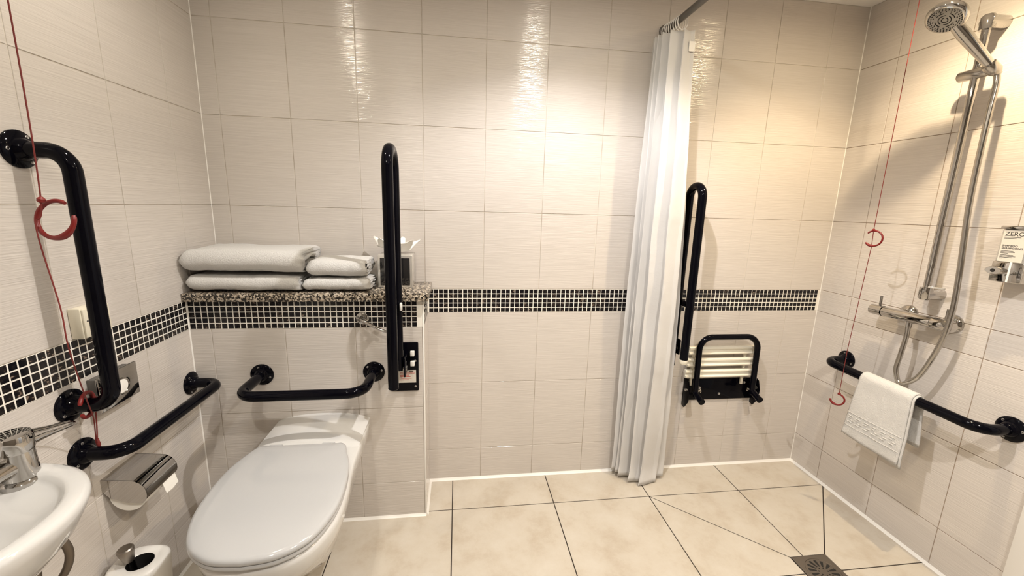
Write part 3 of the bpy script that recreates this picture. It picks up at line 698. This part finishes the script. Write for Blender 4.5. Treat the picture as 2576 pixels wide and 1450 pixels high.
# ------------------------------------------------------------------ folded shower seat
t = thing('shower_bench', 'folded wall-mounted shower seat with black frame and ivory slats', 'shower seat', (2.2, 0, 0.37))
sx0, sx1 = 2.036, 2.336
pl = obj('wall_plate', box((2.012, -0.008, 0.375), (2.395, 0.0, 0.486)), 'black', t, bevel=0.003)
for x_, z_ in ((2.205, 0.405), (2.095, 0.440), (2.335, 0.462)):
    obj('screw', G().lathe([(0.007, 0), (0.006, 0.003), (0.0025, 0.002)], (x_, -0.008, z_), (0,-1,0), 14), 'screw', pl)
obj('plate_hole', G().lathe([(0.010, 0), (0.010, 0.0006)], (2.082, -0.0082, 0.448), (0,-1,0), 18), 'cream', pl)
for x_ in (2.012, 2.385):
    ot = [(x_, 0.0, 0.350), (x_, -0.022, 0.345), (x_, -0.050, 0.385), (x_, -0.056, 0.440), (x_, -0.040, 0.485), (x_, 0.0, 0.500)]
    br = obj('side_bracket', G().prism(ot, (0.006, 0, 0)), 'black', t, bevel=0.0012)
    obj('bolt', G().lathe([(0.007, -0.003), (0.007, 0.010), (0.005, 0.012)], (x_, -0.036, 0.445), (-1 if x_ < 2.2 else 1,0,0), 6), 'screw', br)
obj('tube_frame', G().tube(fillet([(sx0, -0.068, 0.425), (sx0-0.002, -0.060, 0.722), (sx1, -0.060, 0.722), (sx1, -0.068, 0.425)], 0.062, 12), 0.0135, 18), 'black', t)
for x_ in (sx0, sx1):
    lg = obj('leg', G().tube([(x_, -0.060, 0.446), (x_+0.002, -0.118, 0.424)], 0.0145, 18), 'black', t)
    obj('leg_tip', G().tube([(x_+0.002, -0.118, 0.424), (x_+0.0022, -0.126, 0.4225)], 0.0155, 18), 'black', lg)
    obj('bolt', G().lathe([(0.006, 0), (0.006, 0.008), (0.009, 0.008), (0.009, 0.013), (0.004, 0.016)], (x_+(0.014 if x_ < 2.2 else -0.014), -0.066, 0.452), (1 if x_ < 2.2 else -1,0,0), 6), 'chrome_soft', t)
for k, (z_, xo) in enumerate([(0.507, 0.0), (0.566, 0.003), (0.626, 0.006)]):
    g = G()
    pr = [(0.0, 0.0), (-0.016, 0.0), (-0.020, 0.004), (-0.020, 0.010), (-0.013, 0.014), (-0.013, 0.024), (-0.020, 0.028), (-0.020, 0.036), (-0.016, 0.040), (0.0, 0.040)]
    a = [Vector((1.994+xo, -0.022+y_, z_+zz)) for y_, zz in pr]
    obj('slat', g.prism(a, (0.348, 0, 0)), 'ivory', t, bevel=0.001)
for x_ in (2.036, 2.31):
    obj('slat_support', box((x_-0.006, -0.022, 0.46), (x_+0.006, -0.012, 0.662)), 'ivory', t, bevel=0.001)

# ------------------------------------------------------------------ shower set on the right wall
SX, SY = 2.622, -0.500
t = thing('shower_riser_rail', 'tall vertical chrome shower riser rail on the right wall', 'shower rail', (SX, SY, 1.01))
obj('rail', G().tube([(SX, SY, 1.028), (SX, SY, 1.945)], 0.0115, 20), 'chrome', t)
for z_, s_ in ((1.945, 1), (1.026, -1)):
    g = G().lathe([(0.012, -0.075), (0.0205, -0.070), (0.0215, -0.040), (0.0225, 0.0)], (XR, SY, z_), (1,0,0), 24)
    b_ = obj('wall_bracket', g, 'chrome', t, smooth=50)
    obj('end_cap', G().lathe([(0.0195, -0.026), (0.020, 0.012), (0.014, 0.020)], (SX, SY, z_), (0,0,s_), 24), 'chrome', b_, smooth=50)
sl = obj('slider', G().lathe([(0.010, -0.052), (0.0165, -0.046), (0.0175, -0.010), (0.0175, 0.028), (0.014, 0.034)], (SX, SY, 1.786), (0,-1,0), 24), 'chrome_soft', t, smooth=50)
hp0 = Vector((2.610, -0.563, 1.772)); hdir = Vector((-0.115, 0.022, 0.095)).normalized()
obj('handset_holder', G().lathe([(0.0135, -0.004), (0.0185, 0.006), (0.0195, 0.030), (0.0180, 0.036)], hp0, hdir, 22), 'chrome_soft', t, smooth=50)
obj('holder_arm', G().tube([(SX, SY-0.030, 1.786), (2.603, -0.556, 1.785)], [0.012, 0.010], 14), 'chrome_soft', t)
obj('soap_clip', G().prism([(SX-0.010, SY-0.010, 1.052), (SX+0.010, SY-0.010, 1.052), (SX+0.022, SY-0.044, 1.052), (SX+0.010, SY-0.050, 1.052)], (0, 0, 0.006)), 'acryl', t, bevel=0.001, label='small clear clip at the rail foot')
t = thing('shower_handset', 'round chrome shower handset held on the riser rail', 'shower head', (2.44, -0.53, 1.78))
hc = Vector((2.432, -0.522, 1.928)); hn = Vector((-0.60, -0.16, -0.78)).normalized()
obj('head', G().lathe([(0.043, 0.004), (0.051, 0.0), (0.053, -0.008), (0.050, -0.018), (0.038, -0.028), (0.018, -0.034)], hc, hn, 40), 'chrome', t, smooth=50)
fp = obj('face_plate', G().lathe([(0.044, 0.003), (0.043, 0.0055), (0.026, 0.006), (0.006, 0.006)], hc, hn, 40), 'chrome_soft', t)
hu = hn.orthogonal().normalized(); hv = hn.cross(hu); nz_ = G()
for rad, cnt in ((0.0400, 34), (0.0345, 28), (0.0290, 14)):
    for k in range(cnt):
        a = 2*PI*k/cnt + rad*50; c = hc + hn*0.0058 + (hu*math.cos(a)+hv*math.sin(a))*rad
        nz_.lathe([(0.0018, 0), (0.0014, 0.0016)], c, hn, 6)
o = obj('nozzles', nz_, 'darkhole', t, smooth=0); o['kind'] = 'stuff'
for rad, a0, a1 in ((0.0235, 20, 70), (0.0235, 110, 160), (0.0235, 200, 250), (0.0235, 290, 340), (0.0155, 0, 150), (0.0155, 180, 330), (0.008, 20, 340)):
    obj('spray_slot', G().tube([hc+hn*0.006+(hu*math.cos(math.radians(a0+(a1-a0)*k/10))+hv*math.sin(math.radians(a0+(a1-a0)*k/10)))*rad for k in range(11)], 0.0013, 6), 'darkhole', fp)
h1 = hp0 + hdir*0.002; h0 = hc - hn*0.012 + (h1-hc).normalized()*0.038
obj('handle', G().tube([h0, h0.lerp(h1, 0.2), h0.lerp(h1, 0.5), h0.lerp(h1, 0.85), h1-hdir*0.012], [0.016, 0.0185, 0.0165, 0.0135, 0.011], 20), 'chrome', t, smooth=60)
hose = catmull([h1-hdir*0.006, (2.612, -0.570, 1.735), (2.606, -0.574, 1.63), (2.600, -0.583, 1.373), (2.600, -0.603, 1.12), (2.602, -0.608, 0.98), (2.604, -0.594, 0.862), (2.604, -0.558, 0.735), (2.604, -0.520, 0.683), (2.604, -0.492, 0.672), (2.604, -0.473, 0.720), (2.606, -0.476, 0.790), (2.612, -0.476, 0.850), (2.618, -0.470, 0.892)], 10)
tag(obj('shower_hose', G().tube(hose, 0.0085, 14), 'chrome_soft'), 'silver shower hose looping down from handset to mixer', 'shower hose')
t = thing('shower_mixer', 'chrome thermostatic bar mixer under the riser rail', 'shower mixer', (2.62, -0.47, 0.90))
ma, mb = Vector((2.620, -0.318, 0.926)), Vector((2.620, -0.612, 0.930)); md_ = (mb-ma).normalized()
obj('bar_body', G().lathe([(0.0195, 0.052), (0.020, 0.054), (0.020, 0.225), (0.0195, 0.227)], ma, md_, 28), 'chrome', t)
obj('flow_handle', G().lathe([(0.014, 0), (0.0205, 0.003), (0.0212, 0.050)], ma, md_, 28), 'chrome', t)
obj('temperature_handle', G().lathe([(0.0215, 0.229), (0.0222, 0.232), (0.0222, 0.286), (0.019, 0.291), (0.008, 0.292)], ma, md_, 28), 'chrome', t)
for f in (0.032, 0.266):
    obj('lever_pin', G().tube([ma+md_*f+Vector((0,0,0.016)), ma+md_*f+Vector((0,0,0.060))], 0.0048, 14), 'chrome', t)
for y_ in (-0.413, -0.563):
    obj('wall_rose', G().lathe([(0.034, 0), (0.034, 0.003), (0.028, 0.012), (0.015, 0.018), (0.015, 0.060)], (XR, y_, 0.930), (-1,0,0), 32), 'chrome', t)
obj('hose_outlet', G().lathe([(0.011, 0), (0.011, -0.022), (0.009, -0.024)], (2.620, -0.468, 0.911), (0,0,1), 18), 'chrome', t)

# liquid soap dispenser
t = thing('soap_dispenser', 'chrome wall dispenser with white printed shampoo label by the shower', 'soap dispenser', (XR, -0.71, 1.11))
y0_, y1_ = -0.672, -0.752
def rbox(xf, ya_, yb_, za, zb): return box((xf, min(ya_, yb_), za), (XR, max(ya_, yb_), zb))
obj('bottle', rbox(2.618, y0_-0.002, y1_+0.002, 1.150, 1.278), 'acryl', t, bevel=0.006)
obj('top_cap', rbox(2.613, y0_, y1_, 1.278, 1.288), 'chrome', t, bevel=0.003)
obj('bottom_housing', rbox(2.613, y0_, y1_, 1.110, 1.176), 'chrome', t, bevel=0.005)
obj('label_panel', box((2.6165, y1_+0.012, 1.176), (2.6185, y0_-0.009, 1.274)), 'label', t, smooth=0, label='cream printed shampoo label')
ry_, uz = (0, -1, 0), (0, 0, 1)
text('lettering', 'ZERO', 0.0185, (2.6163, y0_-0.013, 1.2570), ry_, uz, 'ink', t)
text('lettering', '%', 0.0100, (2.6163, y0_-0.058, 1.2570), ry_, uz, 'ink', t)
text('lettering', 'SHAMPOO', 0.0078, (2.6163, y0_-0.013, 1.2235), ry_, uz, 'ink', t)
text('lettering', 'SHAMPOOING', 0.0078, (2.6163, y0_-0.013, 1.2160), ry_, uz, 'ink', t)
for k, (zz, ln) in enumerate([(1.2520, 0.040), (1.2485, 0.030), (1.2090, 0.030), (1.2055, 0.034), (1.2020, 0.018), (1.1960, 0.032), (1.1925, 0.038), (1.1890, 0.030), (1.1855, 0.007)]):
    obj('print_line', box((2.6161, y0_-0.013-ln, zz), (2.6166, y0_-0.013, zz+0.0013)), 'ink', t, smooth=0)
eye = []
for k in range(32):
    a = 2*PI*k/32; c, s_ = math.cos(a), math.sin(a)
    eye.append(Vector((0, -0.024*c, 0.0135*math.copysign(abs(s_)**1.35, s_))))
ec = Vector((2.613, y0_-0.016, 1.146))
obj('push_button', G().loft([[ec+q for q in eye], [ec+q+Vector((-0.010,0,0)) for q in eye], [ec+q*0.82+Vector((-0.014,0,0)) for q in eye]]), 'chrome', t, smooth=40)
obj('button_mark', G().lathe([(0.0062, 0), (0.0055, 0.0016), (0.003, 0.001)], ec+Vector((-0.014,0,0)), (-1,0,0), 14), 'darkhole', t)
obj('level_strip', box((2.6118, y0_-0.050, 1.112), (2.6135, y0_-0.045, 1.176)), 'white', t, smooth=0)

# ------------------------------------------------------------------ towel over the right rail
def rail_z(y_): return 0.651 + (-0.199-y_)/0.585*(-0.013)
RAX = XR-0.112
t = thing('face_towel', 'small white hotel towel draped over the right grab rail', 'towel', (RAX, -0.495, 0.39))
ya, yb = -0.392, -0.590
def drape(r, zf, zb, out, ybias, seed, NU=34):
    rows = []
    for i in range(NU+1):
        u = i/NU; y_ = ya+(yb-ya)*u + ybias; zr_ = rail_z(y_); pts = []
        zf_ = zf(u); zb_ = zb(u)
        for k in range(22):
            s_ = k/21; z_ = zf_+(zr_-zf_)*s_; spread = out*(1-s_)
            pts.append((RAX-r-spread, z_, s_))
        for k in range(1, 12):
            a = PI*k/12; pts.append((RAX-r*math.cos(a), zr_+r*math.sin(a), 1))
        for k in range(20):
            s_ = 1-k/19; pts.append((RAX+r+0.004*(1-s_), zb_+(zr_-zb_)*s_, s_))
        row = []
        for x_, z_, s_ in pts:
            nn = noise.noise(Vector((y_*11+seed, z_*9, x_*9)))*0.010*(1-s_*0.75) + noise.noise(Vector((y_*60+seed, z_*60, x_*60)))*0.0016
            flare = (u-0.5)*0.030*(1-s_)
            row.append(Vector((x_-nn, y_-flare, z_)))
        rows.append(row)
    return G().loft(rows, False, False, False)
zf1 = lambda u: 0.398 - 0.004*math.sin(u*PI) - 0.006*u
for nm, g, lab in (('outer_layer', drape(0.0265, zf1, lambda u: 0.46, 0.020, 0.0, 2.0), None), ('inner_layer', drape(0.0205, lambda u: 0.396-0.018*u, lambda u: 0.47, 0.012, -0.006, 6.0), None)):
    o = obj(nm, g, 'terry', t, smooth=70, normals=False); md = o.modifiers.new('thickness', 'SOLIDIFY'); md.thickness = 0.0055; md.offset = 0
# woven border: two raised cords and a row of raised key-pattern bars between them
def front_pt(u, z_):
    y_ = ya+(yb-ya)*u; s_ = (z_-zf1(u))/(rail_z(y_)-zf1(u))
    x_ = RAX-0.0265-0.020*(1-s_); nn = noise.noise(Vector((y_*11+2.0, z_*9, x_*9)))*0.010*(1-s_*0.75)
    return Vector((x_-nn-0.0030, y_-(u-0.5)*0.030*(1-s_), z_))
for zz in (0.497, 0.440):
    obj('border_cord', G().tube([front_pt(0.01+0.98*k/24, zz) for k in range(25)], 0.0016, 6), 'terry', t)
for c in range(6):
    for (du0, du1, zz) in ((0.0, 0.085, 0.484), (0.0, 0.05, 0.475), (0.055, 0.12, 0.466), (0.0, 0.085, 0.457)):
        u0 = 0.05+c*0.152
        obj('border_bar', G().tube([front_pt(u0+du0+(du1-du0)*k/4, zz) for k in range(5)], 0.0021, 6), 'terry', t)

# ------------------------------------------------------------------ floor drain
t = thing('floor_drain', 'square steel floor drain with round slotted grate', 'drain', (DX, DY, 0))
hs = DS/2
def ringpts(r, z, n_=48): return [Vector((DX+r*math.cos(2*PI*k/n_), DY+r*math.sin(2*PI*k/n_), z)) for k in range(n_)]
def sqpts(s_, z, n_=48):
    r = []
    for k in range(n_):
        a = 2*PI*k/n_; c, s2 = math.cos(a), math.sin(a); mxx = max(abs(c), abs(s2)); r.append(Vector((DX+s_*c/mxx, DY+s_*s2/mxx, z)))
    return r
obj('plate', G().loft([sqpts(hs, -0.002), sqpts(hs, 0.0012), sqpts(hs-0.001, 0.0020), ringpts(0.060, 0.0020), ringpts(0.0595, 0.0008)], False, False), 'steel', t, smooth=30)
obj('grate', G().lathe([(0.0592, 0.0), (0.0592, 0.0012), (0.0585, 0.0018), (0.02, 0.0018), (0.004, 0.0018)], (DX, DY, 0), (0,0,1), 48), 'steel', t, smooth=30)
for k in range(14):
    a = 2*PI*k/14+0.1; d = Vector((math.cos(a), math.sin(a), 0)); e = Vector((-d.y, d.x, 0)); c = Vector((DX, DY, 0.0019))
    o_ = [c+d*0.024-e*0.0024, c+d*0.049-e*0.0055, c+d*0.052-e*0.003, c+d*0.052+e*0.003, c+d*0.049+e*0.0055, c+d*0.024+e*0.0024]
    obj('slot', G().prism(o_, (0,0,0.0003)), 'darkhole', t, smooth=0)
    if k % 2 == 0:
        obj('small_hole', G().lathe([(0.003, 0), (0.003, 0.0003)], c+d*0.017, (0,0,1), 8), 'darkhole', t, smooth=0)

# ------------------------------------------------------------------ descriptions of the setting
for nm_, lab_, cat_ in [
        ('wall_back', 'cream ribbed tile back wall with a black mosaic band', 'wall'), ('wall_left', 'cream ribbed tile left wall with mosaic band', 'wall'),
        ('wall_right', 'cream tiled shower wall on the right without mosaic', 'wall'), ('wall_right.001', 'tiled right wall beyond the doorway', 'wall'),
        ('wall_right.002', 'tiled wall strip above the doorway', 'wall'), ('wall_front', 'dark painted wall behind the viewer', 'wall'),
        ('wall_boxing', 'tiled cistern boxing behind the toilet with mosaic band', 'wall'), ('floor', 'cream stone-look tiled floor with dark joints', 'floor'),
        ('ceiling', 'plain white ceiling seen at the top right corner', 'ceiling'), ('trim_1', 'white corner trim on the right edge of the boxing', 'trim'),
        ('trim_2', 'white sealant line in the right rear corner', 'trim'), ('trim_3', 'white sealant line in the left rear corner above the shelf', 'trim'),
        ('trim_4', 'white sealant line between boxing and left wall', 'trim'), ('trim_5', 'white door frame post at the lower right picture edge', 'trim'),
        ('trim_6', 'white door frame post on the far side of the doorway', 'trim'), ('door_1', 'pale blue-grey door in the right wall', 'door'),
        ('baseboard_back', 'white sealant strip along the foot of the back wall', 'baseboard'), ('baseboard_right', 'white sealant strip along the foot of the right wall', 'baseboard'),
        ('baseboard_left', 'white sealant strip along the foot of the left wall', 'baseboard'), ('baseboard_boxing', 'white sealant strip in front of the toilet boxing', 'baseboard'),
        ('baseboard_boxing.001', 'short white sealant strip on the boxing side', 'baseboard')]:
    o = bpy.data.objects.get(nm_)
    if o is not None: tag(o, lab_, cat_)
